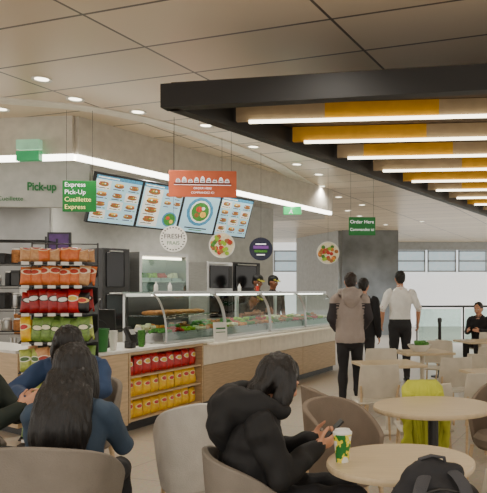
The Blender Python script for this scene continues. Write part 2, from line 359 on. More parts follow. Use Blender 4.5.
# ------------------------------------------------------------ hanging signs
def hang(th,xs,top,z0=0):
    for x in xs: obj('wire',MB().cyl((x,0,z0),(x,0,top),.0025,n=6),M['dsteel'],parent=th)
s=thing('hanging_sign','green hanging Express Pick-Up sign in two languages','sign',(-3.46,8.1,2.48),.08)
obj('panel',MB().box((0,0,.18),(.39,.02,.37)),M['greenscr'],parent=s,bevel=.004); hang(s,(-.15,.15),1.2,.36)
for i,(tx,cc) in enumerate((('Express','txtw'),('Pick-Up','txtw'),('Cueillette','txty'),('Express','txty'))): text(tx,.078,M[cc],s,(-.17,-.0135,.315-.088*i),align='LEFT')
s=thing('hanging_sign','orange-red hanging sign with white sandwich drawings and lettering','sign',(-2.09,8.5,2.7),.1)
obj('panel',MB().box((0,0,.17),(.83,.025,.33)),M['orangesign'],parent=s,bevel=.004); hang(s,(-.35,.35),1.0,.33)
mb=MB()
for i in range(9):
    x=-.3+.075*i; hh=[.05,.07,.045,.065,.08,.06,.045,.07,.05][i]
    n=8; mb.add([(x+.03*math.cos(math.pi*k/n),-.016,.185+hh*math.sin(math.pi*k/n)) for k in range(n+1)],[tuple(range(n+1))],0)
    mb.box((x,-.0175,.2),(.04,.003,.012),1); mb.box((x,-.0175,.222),(.022,.003,.008),1)
mb.box((0,-.016,.172),(.7,.004,.014),1); mb.box((0,-.016,.155),(.7,.004,.006),0)
obj('sandwich_emblem',mb,[M['txtw'],mat('dark_brown_print',(70,34,22),.6)],parent=s)
text('ORDER HERE',.038,M['txtw'],s,(0,-.016,.112)); text('COMMANDEZ ICI',.036,M['txtw'],s,(0,-.016,.058))
s=thing('hanging_sign','green hanging Order Here sign over the queue','sign',(-.14,12,2.52),.05)
obj('panel',MB().box((0,0,.16),(.47,.02,.32)),M['greenscr'],parent=s,bevel=.004); hang(s,(-.2,.2),1.18,.32)
text('Order Here',.085,M['txtw'],s,(0,-.013,.235),fit=.42); text('Commandez ici',.07,M['txtw'],s,(0,-.013,.1),fit=.42)
s=thing('exit_sign','small illuminated green exit sign with running figure','sign',(-1.5,13.15,3.02),-.1)
obj('housing',MB().box((0,0,.075),(.34,.06,.15)),mat('exit_green',(40,200,110),.4,emit=.9),parent=s,bevel=.004)
obj('running_figure',MB().box((-.02,-.033,.06),(.03,.004,.06),rz=0,ry=.3).box((-.045,-.033,.03),(.02,.004,.05),ry=.6).box((.0,-.033,.03),(.02,.004,.05),ry=-.5).lathe([(.014,0),(.014,.003)],10,c=(-.01,-.035,.11)),M['txtw'],parent=s); hang(s,(0,),.14,.15)
s=thing('sign_box','pale green glowing box sign fixed on the fascia','sign',(-4.19,8.36,3.12),-.12)
obj('upper_panel',MB().box((0,0,.21),(.3,.08,.12)),mat('pale_green_light',(150,205,170),.4,emit=.4),parent=s,bevel=.004)
obj('lower_panel',MB().box((0,0,.07),(.3,.08,.12)),mat('green_light',(50,160,100),.4,emit=.4),parent=s,bevel=.004)
def rsign(x,y,z,r,label,kind_):
    s=thing('round_hanging_sign',label,'sign',(x,y,z),.05)
    n=28; mb=MB()
    mb.cyl((0,.012,0),(0,-.012,0),r,n=32,m=0)
    obj('disc',mb,[M['white'] if kind_ in'wf' else mat('navy_print',(30,34,58),.5,emit=.1)],parent=s)
    p=MB()
    def dk(cx,cz,rr,m,yy): p.add([(cx+rr*math.cos(6.283*k/n),yy,cz+rr*math.sin(6.283*k/n)) for k in range(n)],[tuple(range(n))],m)
    if kind_=='w':
        for k in range(24):
            g=k*6.283/24; p.box((r*.84*math.cos(g),-.014,r*.84*math.sin(g)),(.02,.003,.014),0)
        text('FRESH',.09,M['black'],s,(0,-.0145,.03)); text('FRAIS',.07,M['txtg'],s,(0,-.0145,-.06))
        obj('print',p,[M['black'],M['txtg']],parent=s)
    elif kind_=='f':
        dk(0,0,r*.92,0,-.0135)
        for k in range(34):
            g=random.random()*6.28; q=r*.78*math.sqrt(random.random()); dk(q*math.cos(g),q*math.sin(g),r*.16,random.choice([1,2,3,4,5,2,5]),-.0145-.0003*k)
        obj('food_picture',p,[M['pale'],M['green'],M['red'],M['orange'],M['limeg'],M['brown']],parent=s)
    else:
        p.box((0,-.014,r*.42),(r*.9,.003,r*.1),0); p.box((0,-.014,r*.15),(r*1.3,.003,r*.26),1); p.box((0,-.014,-r*.2),(r*1.1,.003,r*.2),2); p.box((0,-.014,-r*.5),(r*.7,.003,r*.1),0)
        obj('print',p,[M['txtw'],M['purple'],M['green']],parent=s)
    obj('wire',MB().cyl((0,0,r),(0,0,3.7-z),.002,n=6),M['dsteel'],parent=s)
rsign(-2.66,9.2,2.24,.18,'white round hanging sign with dark and green lettering','w')
rsign(-2.09,9.6,2.18,.18,'round hanging sign printed with a salad bowl','f')
rsign(-1.70,10.6,2.19,.18,'dark round hanging sign with purple and green print','n')
rsign(-.74,12,2.21,.2,'round hanging sign printed with a salad bowl','f')
# ------------------------------------------------------------ counter run
S=(-2.78,6.8,0); cy=math.atan2(.951,.31); u3=V((.31,.951,0)); w3=V((-.951,.31,0))
def CW(t,dep,z=0): return V(S)+u3*t+w3*dep+V((0,0,z))
c=thing('counter_cabinet','plain light wood cash counter cabinet at the corner','counter',S,cy)
obj('body',MB().bb(.0,.56,.0,.75,.08,.86),M['wood'],parent=c,bevel=.005); obj('plinth',MB().bb(.02,.54,.06,.7,0,.08),M['black'],parent=c)
c=thing('snack_cabinet','wooden open-front counter cabinet with three snack shelves','cabinet',CW(.57,0),cy)
mb=MB().bb(0,.03,0,.75,.1,.86).bb(1.45,1.48,0,.75,.1,.86).bb(.03,1.45,.42,.45,.1,.86).bb(.03,1.45,0,.42,.83,.86)
obj('body',mb,M['oak'],parent=c); 
for z in(.12,.36,.595): obj('shelf',MB().bb(.03,1.45,.02,.42,z-.02,z),M['wood'],parent=c)
obj('plinth',MB().bb(.02,1.46,.06,.7,0,.1),M['black'],parent=c)
for i in range(3):
    c=thing('counter_cabinet','oak fronted serving counter cabinet below the glass cases','counter',CW(2.06+1.583*i,0),cy,'serving counter cabinets')
    obj('body',MB().bb(0,1.58,.03,.75,.1,.86),M['cream'],parent=c); obj('front_panel',MB().bb(.003,1.577,0,.03,.1,.57),M['oak'],parent=c,bevel=.003)
    obj('upper_panel',MB().bb(.003,1.577,0,.03,.575,.83),M['cream'],parent=c,bevel=.003); obj('plinth',MB().bb(0,1.58,.06,.7,0,.1),M['dsteel'],parent=c)
obj('worktop',MB().bb(-.02,6.83,-.02,.78,.865,.899),M['white'],loc=S,rz=cy,bevel=.005,label='long continuous white worktop on the serving counter',cat='worktop')
obj('tray_rail',MB().bb(2.1,6.83,-.2,-.025,.83,.862),M['cream'],loc=S,rz=cy,bevel=.006,label='cream tray ledge along the serving counter front',cat='tray ledge')
c=thing('counter_cabinet','light wood side counter returning into the kitchen','counter',(-5.1,8.2,0),math.radians(-36.9))
obj('body',MB().bb(0,1.74,0,.5,.08,.87),M['wood'],parent=c,bevel=.004); obj('top',MB().bb(-.02,1.74,-.02,.52,.87,.9),M['white'],parent=c); obj('plinth',MB().bb(0,1.74,.05,.45,0,.08),M['black'],parent=c)
foods=['green','red','limeg','pale','orange','green','brown']
for i in range(4):
    c=thing('display_case','curved glass food display case with metal frame and topping pans','display case',CW(1.3+1.38*i,0,.902),cy,'glass food display cases')
    L=1.365
    fr=MB()
    for x in(.015,L-.015):
        fr.loft([(x,.045,.013),(x,.05,.2),(x,.09,.4),(x,.17,.55),(x,.25,.6)],[.012]*5,(1,0,0),8); fr.beam((x,.62),(x,.65),.03,0,.6)
    fr.bb(0,L,.05,.08,.0,.03).bb(0,L,.62,.65,.56,.6)
    obj('frame',fr,M['steel'],parent=c)
    prof=[(.035,.03),(.04,.2),(.055,.3),(.085,.4),(.125,.48),(.17,.55),(.22,.585)]
    g=MB(); vs=[(x,a,b) for a,b in prof for x in(.03,L-.03)]; g.add(vs,[(2*j,2*j+1,2*j+3,2*j+2) for j in range(len(prof)-1)])
    obj('front_glass',g,M['glass'],parent=c,allsmooth=True)
    obj('top_shelf',MB().bb(.0,L,.2,.66,.6,.62),M['glass'],parent=c); obj('top_edge',MB().bb(0,L,.2,.22,.59,.63),M['steel'],parent=c)
    obj('light_tube',MB().bb(.05,L-.05,.25,.28,.575,.595),M['led'],parent=c)
    obj('well',MB().bb(.03,L-.03,.1,.6,.0,.1),M['steel'],parent=c)
    if i==0:
        obj('inner_shelf',MB().bb(.03,L-.03,.14,.58,.32,.335),M['glass'],parent=c)
        obj('back_panel',MB().bb(.03,L-.03,.6,.615,.1,.56),M['dsteel'],parent=c)
        for k in range(7): obj('bread',MB().loft([(.14+.17*k,.26,.358),(.14+.17*k,.35,.365),(.14+.17*k,.46,.358)],[.022,.03,.022],(1,0,0),12),M['brown'],parent=c)
    for r in range(2):
        for j in range(5):
            x0=.04+j*.258; y0=.12+r*.24
            obj('pan',MB().bb(x0,x0+.24,y0,y0+.22,.1,.125),M['steel'],parent=c)
            f=MB(); up=.03+.05*(r==1)
            for q in range(12): f.ell((x0+.03+.06*(q%4)+random.uniform(-.01,.01),y0+.045+.065*(q//4),.13+random.uniform(0,up)),(.04,.038,.03),n=8)
            obj('food',f,M[foods[(j+r*3+i*2)%7]],parent=c)
def bottle(loc,m,lab):
    b=thing('sauce_bottle',lab,'bottle',loc,0,'sauce bottles on the display cases')
    obj('body',MB().lathe([(.022,0),(.026,.01),(.026,.08),(.012,.1)],14),M[m],parent=b); obj('nozzle',MB().lathe([(.012,.101),(.01,.11),(.004,.13)],12),M['white'],parent=b)
for k,(t_,m) in enumerate(((1.75,'white'),(2.05,'white'),(3.9,'white'),(4.5,'red'))):
    bottle(CW(t_,.5,1.523),m,f'{m} squeeze bottle standing on the glass case')
# snack bags
def bag(name,w_,h_,m,label,cat,group):
    mb=MB(); nx,nz=8,10; vs=[];fs=[]
    for sg in(-1,1):
        for a in range(nz+1):
            for b in range(nx+1):
                u=b/nx*2-1; v=a/nz*2-1; th=.035*(max(0,(1-abs(u)**3)*(1-abs(v)**4)))**.6
                x=u*w_/2*(1-.06*(1-abs(v)**2)); vs.append((x,sg*th,(v+1)/2*h_))
    k=(nz+1)*(nx+1)
    for a in range(nz):
        for b in range(nx):
            i=a*(nx+1)+b; fs.append((i,i+1,i+nx+2,i+nx+1)); fs.append((k+i,k+i+nx+1,k+i+nx+2,k+i+1))
    mb.add(vs,fs); return obj(name,mb,m,label=label,cat=cat,group=group,allsmooth=True)
bm={'red':bagmat('bag_red',(190,22,20),(235,200,60),(250,240,220)),'yellow':bagmat('bag_yellow',(240,190,20),(200,25,25),(250,235,160)),
 'orange':bagmat('bag_orange',(226,118,56),(190,60,40),(250,225,190)),'green':bagmat('bag_green',(120,152,70),(240,235,200),(60,100,30)),'dark red':bagmat('bag_dark_red',(160,20,20),(240,240,235),(60,10,10)),
 'tan':bagmat('bag_tan',(214,160,110),(170,60,40),(240,225,200)),'black':bagmat('bag_black',(34,28,28),(220,60,40),(240,200,120)),'lime':bagmat('bag_lime',(176,190,90),(70,110,40),(240,240,220))}
def row(cols,n,w_,h_,origin,du_,rz,where,group,jit=.08):
    srcs={}
    for i in range(n):
        col=cols[i%len(cols)] if len(cols)<3 else random.choice(cols)
        p=V(origin)+V(du_)*i; rt=(random.uniform(-.14,-.04),random.uniform(-jit,jit)*.6,rz+random.uniform(-jit,jit)*2)
        if col not in srcs:
            o=bag('snack_bag',w_,h_,bm[col],f'{col} crisp packet {where}','snack bag',group); srcs[col]=o; o.location=p; o.rotation_euler=rt
        else: o=dup(srcs[col],p,rot=rt)
        o.scale=(1,1,random.uniform(.86,1.04))
for z,col,nm in((.597,['red'],'upper'),(.362,['yellow'],'middle'),(.122,['yellow'],'lower')):
    row(col,9,.15,.21,CW(.57+.12,.09,z),u3*.155,cy,'on the counter snack shelf',f'crisp packets on the {nm} counter shelf')
    row(col,9,.15,.21,CW(.57+.12,.2,z),u3*.155,cy,'behind the front row on the counter shelf',f'crisp packets at the back of the {nm} counter shelf')
# snack rack
RX,RW=-2.97,.31
rk=thing('snack_rack','grey metal snack rack with tiered shelves beside the counter','display rack',(RX,6.5,0),.1)
fr=MB()
for x in(-RW,RW):
    fr.cyl((x,.16,0),(x,.16,2.0),.008,n=8)
    for z in(.15,.47,.77,1.05,1.32,1.58): fr.add([(x-.003,-.15,z),(x+.003,-.15,z),(x+.003,.16,z+.1),(x-.003,.16,z+.1),(x-.003,.16,z-.02),(x+.003,.16,z-.02)],[(0,1,2,3),(0,4,5,1),(0,3,4),(1,5,2)])
fr.cyl((-RW,.16,1.99),(RW,.16,1.99),.006,n=8)
obj('frame',fr,M['dsteel'],parent=rk)
obj('back_panel',MB().bb(-RW,RW,.165,.175,.1,1.78),M['dsteel'],parent=rk)
obj('base',MB().bb(-RW-.01,RW+.01,-.17,.17,0,.1),M['black'],parent=rk)
for z in(.15,.47,.77,1.05,1.32,1.58,1.80):
    obj('shelf',MB().bb(-RW,RW,-.17,.16,z-.012,z),M['dsteel'],parent=rk)
    g=MB()
    for k in range(5): g.bb(-RW+.03+.118*k,-RW+.03+.118*k+.07,-.178,-.171,z-.026,z+.002)
    obj('price_strip',g,M['white'],parent=rk)
cR=math.cos(.1);sR=math.sin(.1)
def RK(x,y,z): return V((RX+x*cR-y*sR,6.5+x*sR+y*cR,z))
for z,col,h_ in((.155,['yellow','lime','green'],.26),(.475,['green','lime','yellow'],.25),(.775,['green','lime','tan'],.24),(1.055,['green','lime','green','yellow'],.23),(1.325,['dark red','red','black','dark red'],.22),(1.585,['orange','tan','orange'],.18),(1.805,['tan','orange','white_','orange'],.13)):
    col=[c for c in col if c in bm]
    for yy,k in((-.115,'front'),(.0,'back')):
        row(col if len(col)>2 else col+['orange'],7,.118,h_,RK(-.255+(.015 if k=='back' else 0),yy,z),V((cR,sR,0))*.085,.1,f'in the {k} row of the grey rack',f'snack packets in the {k} row {int(z*100)} centimetres up',.25)
# wire shelving
ws=thing('wire_shelving','black wire shelving unit with kitchen supplies','shelving',(-4.7,9.1,0),.1)
fr=MB()
for x in(-.42,.42):
    for y in(-.2,.2): fr.cyl((x,y,0),(x,y,2.25),.014,n=8)
obj('frame',fr,M['black'],parent=ws)
for z in(1.0,1.3,1.6,1.9,2.2):
    g=MB()
    for k in range(9): g.cyl((-.42,-.2+.05*k,z),(.42,-.2+.05*k,z),.005,n=6)
    g.cyl((-.42,-.2,z-.03),(.42,-.2,z-.03),.006,n=6); obj('shelf',g,M['black'],parent=ws)
def boxes(ox,oy,rz,zs,x0,x1,where,group,dep=.12,hmax=.22,cols=('black','white','dsteel','cream','brown','black','steel')):
    for z in zs:
        x=x0
        while x<x1:
            a=random.uniform(.1,.2); b=random.uniform(.12,hmax); mm=random.choice(cols)
            px=ox+(x+a/2)*math.cos(rz); py=oy+(x+a/2)*math.sin(rz)
            if random.random()<.45:
                t=thing('supply_jar','round lidded jar of supplies '+where,'jar',(px,py,z),rz,group+' jars')
                r=min(a/2,.06); obj('body',MB().lathe([(r*.95,0),(r,.01),(r,b-.03),(r*.8,b-.02)],16),M[random.choice(['white','steel','green','orange','brown','black'])],parent=t); obj('lid',MB().lathe([(r*.85,b-.019),(r*.85,b)],16),M['white'],parent=t)
            else:
                t=thing('storage_box','storage box of supplies '+where,'box',(px,py,z),rz,group+' boxes')
                obj('body',MB().bb(-a/2,a/2,-dep,dep,0,b-.03),M[mm],parent=t,bevel=.004); obj('lid',MB().bb(-a/2-.004,a/2+.004,-dep-.005,dep+.005,b-.03,b),M[mm],parent=t,bevel=.004)
            x+=a+.015
boxes(-4.7,9.1,.1,(1.006,1.306,1.606,1.906),-.38,.26,'on the wire shelving','wire shelving')
pt=thing('prep_table','stainless steel kitchen prep table with undershelf','table',(-4.6,10.0,0),.4)
obj('top',MB().bb(-.6,.6,-.3,.3,.88,.92),M['steel'],parent=pt); obj('shelf',MB().bb(-.58,.58,-.28,.28,.3,.32),M['steel'],parent=pt); obj('upper_shelf',MB().bb(-.6,.6,.1,.3,1.4,1.42),M['steel'],parent=pt)
for x in(-.57,.57):
    for y in(-.27,.27): obj('leg',MB().cyl((x,y,0),(x,y,.88 if y<0 else 1.4),.018,n=10),M['steel'],parent=pt)
boxes(-4.57,9.93,.4,(.921,),-.55,.42,'on the steel prep table','prep table',.1,.3)
boxes(-4.68,10.18,.4,(1.421,),-.5,.42,'on the upper shelf','upper shelf',.07,.26)
s=thing('wall_monitor','dark purple wall monitor in the kitchen','monitor',(-5.0,10.95,1.98),.1)
obj('bezel',MB().box((0,0,.24),(.36,.05,.52)),M['black'],parent=s); obj('display',MB().box((0,-.03,.24),(.3,.005,.46)),mat('purple_display',(50,26,66),.3,emit=.3,var=.4),parent=s)
obj('bracket',MB().cyl((0,.02,.24),(0,.3,.24),.03),M['dsteel'],parent=s)
# ------------------------------------------------------------ kitchen equipment
f=thing('display_fridge','tall upright open fridge with lit shelves of vegetables','fridge',(-3.62,11.35,0),.85)
obj('body',MB().bb(-.45,-.41,-.35,.3,0,2.1).bb(.41,.45,-.35,.3,0,2.1).bb(-.41,.41,.26,.3,0,2.1).bb(-.45,.45,-.35,.3,2.1,2.16).bb(-.41,.41,-.33,.26,0,.5),M['steel'],parent=f)
for z in(.8,1.1,1.4,1.7): obj('shelf',MB().bb(-.41,.41,-.3,.26,z-.02,z),M['white'],parent=f)
obj('door',MB().bb(-.4,.4,-.36,-.35,.55,2.05),M['glass'],parent=f); obj('light_tube',MB().bb(-.35,.35,-.3,-.26,2.05,2.09),M['ledsoft'],parent=f)
fm4=Matrix.Translation((-3.62,11.35,0))@Matrix.Rotation(.85,4,'Z')
for zi,z in enumerate((.8,1.1,1.4,1.7)):
    for k in range(4):
        p=fm4@V((-.3+.2*k,-.12,z+.002)); t_=thing('food_tray','small tray of salad ingredients on the fridge shelf','tray',p,.85,'trays in the fridge')
        obj('tray',MB().bb(-.09,.09,-.12,.12,0,.05),M['steel'],parent=t_); g=MB()
        for q in range(5): g.ell((-.06+.03*q,random.uniform(-.06,.06),.07),(.045,.06,.05+.05*random.random()),n=8)
        obj('food',g,M[['green','limeg','red','pale','green','orange'][(zi*2+k)%6]],parent=t_)
for (x,y,wd,z0,z1,mm) in((-4.14,10.74,.46,.9,2.2,'dsteel'),(-2.98,12.8,.6,1.0,2.08,'steel'),(-2.62,13.55,.7,1.0,2.1,'black')):
    o=thing('oven','stacked commercial oven on a steel cabinet','oven',(x,y,0),.9)
    obj('body',MB().bb(-wd/2,wd/2,-.25,.3,z0,z1),M[mm],parent=o,bevel=.01); obj('cabinet',MB().bb(-wd/2,wd/2,-.25,.3,0,z0-.01),M['steel'],parent=o)
    hh=(z1-z0)/2
    for k in range(2):
        zz=z0+.05+k*hh; obj('door',MB().bb(-wd/2+.05,wd/2-.12,-.275,-.25,zz,zz+hh-.12),M['blackgloss'],parent=o,bevel=.005)
        obj('handle',MB().cyl((-wd/2+.08,-.3,zz+hh-.1),(wd/2-.15,-.3,zz+hh-.1),.012,n=8),M['steel'],parent=o)
        obj('control_panel',MB().bb(wd/2-.1,wd/2-.02,-.262,-.25,zz,zz+hh-.12),M['dsteel'],parent=o)
# ------------------------------------------------------------ items on the counter
def onC(t,dep): return CW(t,dep,.9)
b=thing('green_bin','green plastic bucket with rim on the cash counter','bucket',onC(.24,.12))
obj('body',MB().lathe([(.085,0),(.1,.22),(.108,.23),(.108,.24),(.09,.24),(.07,.02)],24),mat('green_plastic',(40,120,50),.4),parent=b); obj('handle',MB().loft([(-.1,0,.23),(-.07,0,.3),(0,0,.33),(.07,0,.3),(.1,0,.23)],[.004]*5,(0,1,0),8),M['black'],parent=b)
p=thing('payment_terminal','black card payment terminal on the counter','payment terminal',onC(.72,.1),cy)
obj('stand',MB().box((0,0,.04),(.08,.1,.08)),M['black'],parent=p,bevel=.01); obj('body',MB().box((0,0,.14),(.1,.05,.2),rx=-.5),M['black'],parent=p,bevel=.01); obj('display',MB().box((0,-.03,.18),(.08,.004,.06),rx=-.5),M['mgrey'],parent=p)
p=thing('cash_register','black touchscreen cash register on the counter','cash register',onC(.7,.5),cy-1.1)
obj('base',MB().box((0,0,.05),(.26,.26,.1)),M['black'],parent=p,bevel=.01); obj('monitor',MB().box((0,.0,.29),(.36,.03,.28),rx=.2),M['black'],parent=p,bevel=.008); obj('neck',MB().box((0,.02,.13),(.06,.04,.12)),M['dsteel'],parent=p)
p=thing('receipt_printer','small black receipt printer on the counter','printer',onC(1.08,.3),cy-.4)
obj('body',MB().box((0,0,.08),(.15,.2,.16)),M['black'],parent=p,bevel=.015); obj('receipt',MB().box((0,-.06,.18),(.08,.003,.06),rx=-.3),M['white'],parent=p)
p=thing('cup_stack','stack of white paper cups on the counter','cup stack',onC(.47,.12)); 
for k in range(6): obj('cup',MB().lathe([(.03,.02*k),(.04,.1+.02*k),(.042,.1+.02*k),(.042,.107+.02*k)],18),M['white'],parent=p)
p=thing('cup_stack','stack of green paper cups on the counter','cup stack',onC(.92,.1)); 
for k in range(5): obj('cup',MB().lathe([(.03,.02*k),(.04,.1+.02*k),(.042,.1+.02*k),(.042,.107+.02*k)],18),M['green'],parent=p)
p=thing('menu_card','white upright menu card in front of the glass case','menu card',CW(2.3,-.1,.862),cy-.5)
obj('card',MB().box((0,0,.13),(.2,.008,.26),rx=-.12),M['white'],parent=p); obj('print',MB().box((0,-.012,.18),(.14,.003,.02),rx=-.12).box((0,-.009,.13),(.14,.003,.01),rx=-.12).box((0,-.004,.09),(.14,.003,.01),rx=-.12),M['txtg'],parent=p)
# ------------------------------------------------------------ furniture
def tub(m,label):
    t=thing('tub_chair',label,'chair',(0,0,0))
    mb=MB(); n=36; rows=8; A_=math.radians(125); vs=[];fs=[]
    def pt(a,v,off):
        top=.86-.24*abs(a/A_)**2.2; z=.36+(top-.36)*v; rx=(.22+.06*v**.7)+off; ry=(.22+.055*v**.7)+off
        ex=2.6; ca=math.cos(a);sa=math.sin(a); k=1/((abs(ca)**ex+abs(sa)**ex)**(1/ex))
        return (sa*k*rx,-ca*k*ry,z)
    for off in(0,-.035):
        for i in range(n+1):
            a=-A_+2*A_*i/n
            for j in range(rows+1): vs.append(pt(a,j/rows,off))
    K=(n+1)*(rows+1)
    for i in range(n):
        for j in range(rows):
            q=i*(rows+1)+j; fs.append((q,q+rows+1,q+rows+2,q+1)); fs.append((K+q,K+q+1,K+q+rows+2,K+q+rows+1))
        q=i*(rows+1)+rows; fs.append((q,q+rows+1,K+q+rows+1,K+q)); q=i*(rows+1); fs.append((q,K+q,K+q+rows+1,q+rows+1))
    for q in(0,n*(rows+1)):
        for j in range(rows): fs.append((q+j,q+j+1,K+q+j+1,K+q+j) if q==0 else (q+j,K+q+j,K+q+j+1,q+j+1))
    mb.add(vs,fs); obj('backrest',mb,m,parent=t,bevel=.008)
    obj('seat',MB().lathe([(.19,.34),(.22,.37),(.225,.42),(.19,.455),(.0001,.46)],28,sx=1.05,sy=1.0,c=(0,.01,0)),m,parent=t)
    for x,y in((-.17,-.16),(.17,-.16),(-.17,.18),(.17,.18)): obj('leg',MB().cyl((x,y,.36),(x*1.25,y*1.25,0),.018,.012,12),M['wood'],parent=t)
    return t
def sidechair(m,label):
    t=thing('side_chair',label,'chair',(0,0,0))
    mb=MB(); n=12; vs=[];fs=[]
    for off in(0,.018):
        for i in range(n+1):
            u=i/n*2-1
            for j in range(7):
                v=j/6; x=u*(.205-.012*v)*(1-.05*v**6); vs.append((x,-.2-.05*v+.05*u*u-off,.5+.32*v))
    K=(n+1)*7
    for i in range(n):
        for j in range(6):
            q=i*7+j; fs+=[(q,q+1,q+8,q+7),(K+q,K+q+7,K+q+8,K+q+1)]
        q=i*7+6; fs+=[(q,K+q,K+q+7,q+7)]; q=i*7; fs+=[(q,q+7,K+q+7,K+q)]
    for q in(0,n*7):
        for j in range(6): fs.append((q+j,K+q+j,K+q+j+1,q+j+1))
    mb.add(vs,fs); obj('backrest',mb,m,parent=t,bevel=.004)
    obj('seat',MB().box((0,0,.45),(.42,.42,.025)),m,parent=t,bevel=.012)
    for sx in(-1,1):
        obj('leg',MB().cyl((sx*.17,.17,.44),(sx*.2,.2,0),.012,n=10),M['wood'],parent=t)
        obj('leg',MB().loft([(sx*.19,-.235,.62),(sx*.175,-.19,.44),(sx*.2,-.23,0)],[.012]*3,(1,0,0),8,dome=False),M['wood'],parent=t)
    return t
def rtable(r,label):
    t=thing('round_table',label,'table',(0,0,0))
    obj('top',MB().lathe([(r-.03,.715),(r-.004,.72),(r,.73),(r,.742),(r-.004,.75)],56),[M['table']],parent=t)
    obj('column',MB().cyl((0,0,.02),(0,0,.715),.035,n=20),M['dsteel'],parent=t); obj('base',MB().lathe([(.24,0),(.24,.012),(.05,.03)],36),M['dsteel'],parent=t); return t
def stable(label):
    t=thing('square_table',label,'table',(0,0,0))
    obj('top',MB().box((0,0,.735),(.66,.66,.03)),M['table'],parent=t,bevel=.006); obj('column',MB().cyl((0,0,.02),(0,0,.72),.03,n=16),M['chairw'],parent=t); obj('base',MB().box((0,0,.012),(.42,.42,.02)),M['chairw'],parent=t,bevel=.006); return t
T1=rtable(.34,'small round light wood cafe table with a drink cup on it'); T1.location=(.14,3.12,0)
T2=rtable(.41,'round light wood cafe table with brown chairs around'); T2.location=(.43,4.63,0)
T=rtable(.28,'round cafe table between seated diners'); T.location=(-1.86,4.25,0)
t3=stable('square pale table beside the queue'); t3.location=(.2,7.4,0); t3.rotation_euler=(0,0,.3)
dup(t3,(.68,8.85,0),.3,'square pale table with a takeaway salad bowl'); dup(t3,(1.75,10.8,0),.3,'square pale table by a seated man in black'); dup(t3,(1.3,6.6,0),.3,'square pale table among cream chairs')
ta=tub(M['taupe'],'taupe fabric tub chair occupied by a diner'); ta.location=(-1.47,3.16,0); ta.scale=(1.08,1.05,1)
o=dup(ta,(-.54,3.17,0),-1.25,'taupe fabric tub chair under the person in a black coat'); o.scale=(.9,.86,.93)
tg=tub(M['greyf'],'pale grey fabric tub chair standing empty'); tg.location=(-1.06,4.05,0); tg.rotation_euler=(0,0,.5); tg.scale=(.78,.8,1.03)
tb=tub(M['brownf'],'brown fabric tub chair beside the round table'); tb.location=(-.26,5.0,0); tb.rotation_euler=(0,0,-1.2); tb.scale=(.88,.88,.98)
dup(tb,(-.16,4.25,0),-2.3,'brown fabric tub chair behind the person in black'); dup(tb,(1.0,5.2,0),2.3,'brown fabric tub chair at the far side of the table')
o=dup(tg,(1.04,4.0,0),.9,'pale tub chair at the table edge'); o.scale=(1,1,1)
dup(ta,(-2.2,5.15,0),3.3,'taupe tub chair behind the diner in blue')
sc=sidechair(M['chairw'],'cream moulded side chair with wooden legs'); sc.location=(.05,6.75,0); sc.rotation_euler=(0,0,.2)
jc=dup(sc,(.42,5.42,0),.1,'cream side chair with a lime yellow jacket over its back')
for (x,y,r) in((.85,7.5,.4),(1.35,7.9,-.3),(.95,9.6,2.9),(1.5,8.9,.3),(1.25,10.1,-1.2),(1.85,6.7,1.8),(.95,6.1,.3),(.15,8.2,3.2),(1.9,9.6,.5),(2.1,11.6,3.2)): dup(sc,(x,y,0),r)
dup(sc,(2.1,12.95,0),2.6,'cream side chair under the person in black jacket')
# jacket draped over chair back (thin cloth with folds)
jm=mat('lime_jacket',(198,202,66),.75,bump=.4,bscale=25)
path=[(.14,.52),(.10,.62),(.06,.74),(.03,.82),(-.01,.845),(-.045,.83),(-.07,.76),(-.08,.66),(-.085,.54),(-.09,.42),(-.095,.30)]
mb=MB(); nu=40; vs=[];fs=[]
for j,(yy,zz) in enumerate(path):
    for i in range(nu+1):
        u=i/nu*2-1; drop=max(0,(.845-zz))
        wd=.17-.05*min(1,abs(j-4.5)/5)+.015*math.sin(j*1.1)
        fold=(.022*math.sin(u*10+j*.25)+.012*math.sin(u*23-j*.3))*min(1,drop*5)
        hemz=(.05*math.sin(u*3+1)+.03*math.sin(u*8)) if j in(0,len(path)-1) else 0
        sag=-.05*max(0,abs(u)-.7)/.3 if 2<j<7 else 0
        vs.append((u*wd+.012*math.sin(j*.9),yy+(fold if j<4 else -abs(fold)),zz+hemz+sag))
for j in range(len(path)-1):
    for i in range(nu): q=j*(nu+1)+i; fs.append((q,q+1,q+nu+2,q+nu+1))
mb.add(vs,fs)
jk=obj('jacket',mb,jm,loc=(.40,5.18,0),rz=.1,label='crumpled lime yellow jacket draped over a chair back',cat='jacket',allsmooth=True)
so=jk.modifiers.new('s','SOLIDIFY'); so.thickness=.01
blob('sleeve',MB().loft([(-.12,-.09,.76),(-.15,-.115,.62),(-.13,-.12,.46),(-.16,-.115,.32)],[(.04,.016),(.038,.018),(.034,.02),(.04,.016)]),[jm],.007,1,jk,nz=(.02,(22,22,18),None))
blob('sleeve',MB().loft([(.11,-.09,.76),(.13,-.12,.62),(.16,-.125,.48),(.13,-.12,.36)],[(.04,.016),(.038,.018),(.034,.02),(.04,.016)]),[jm],.007,1,jk,nz=(.02,(22,22,18),None))
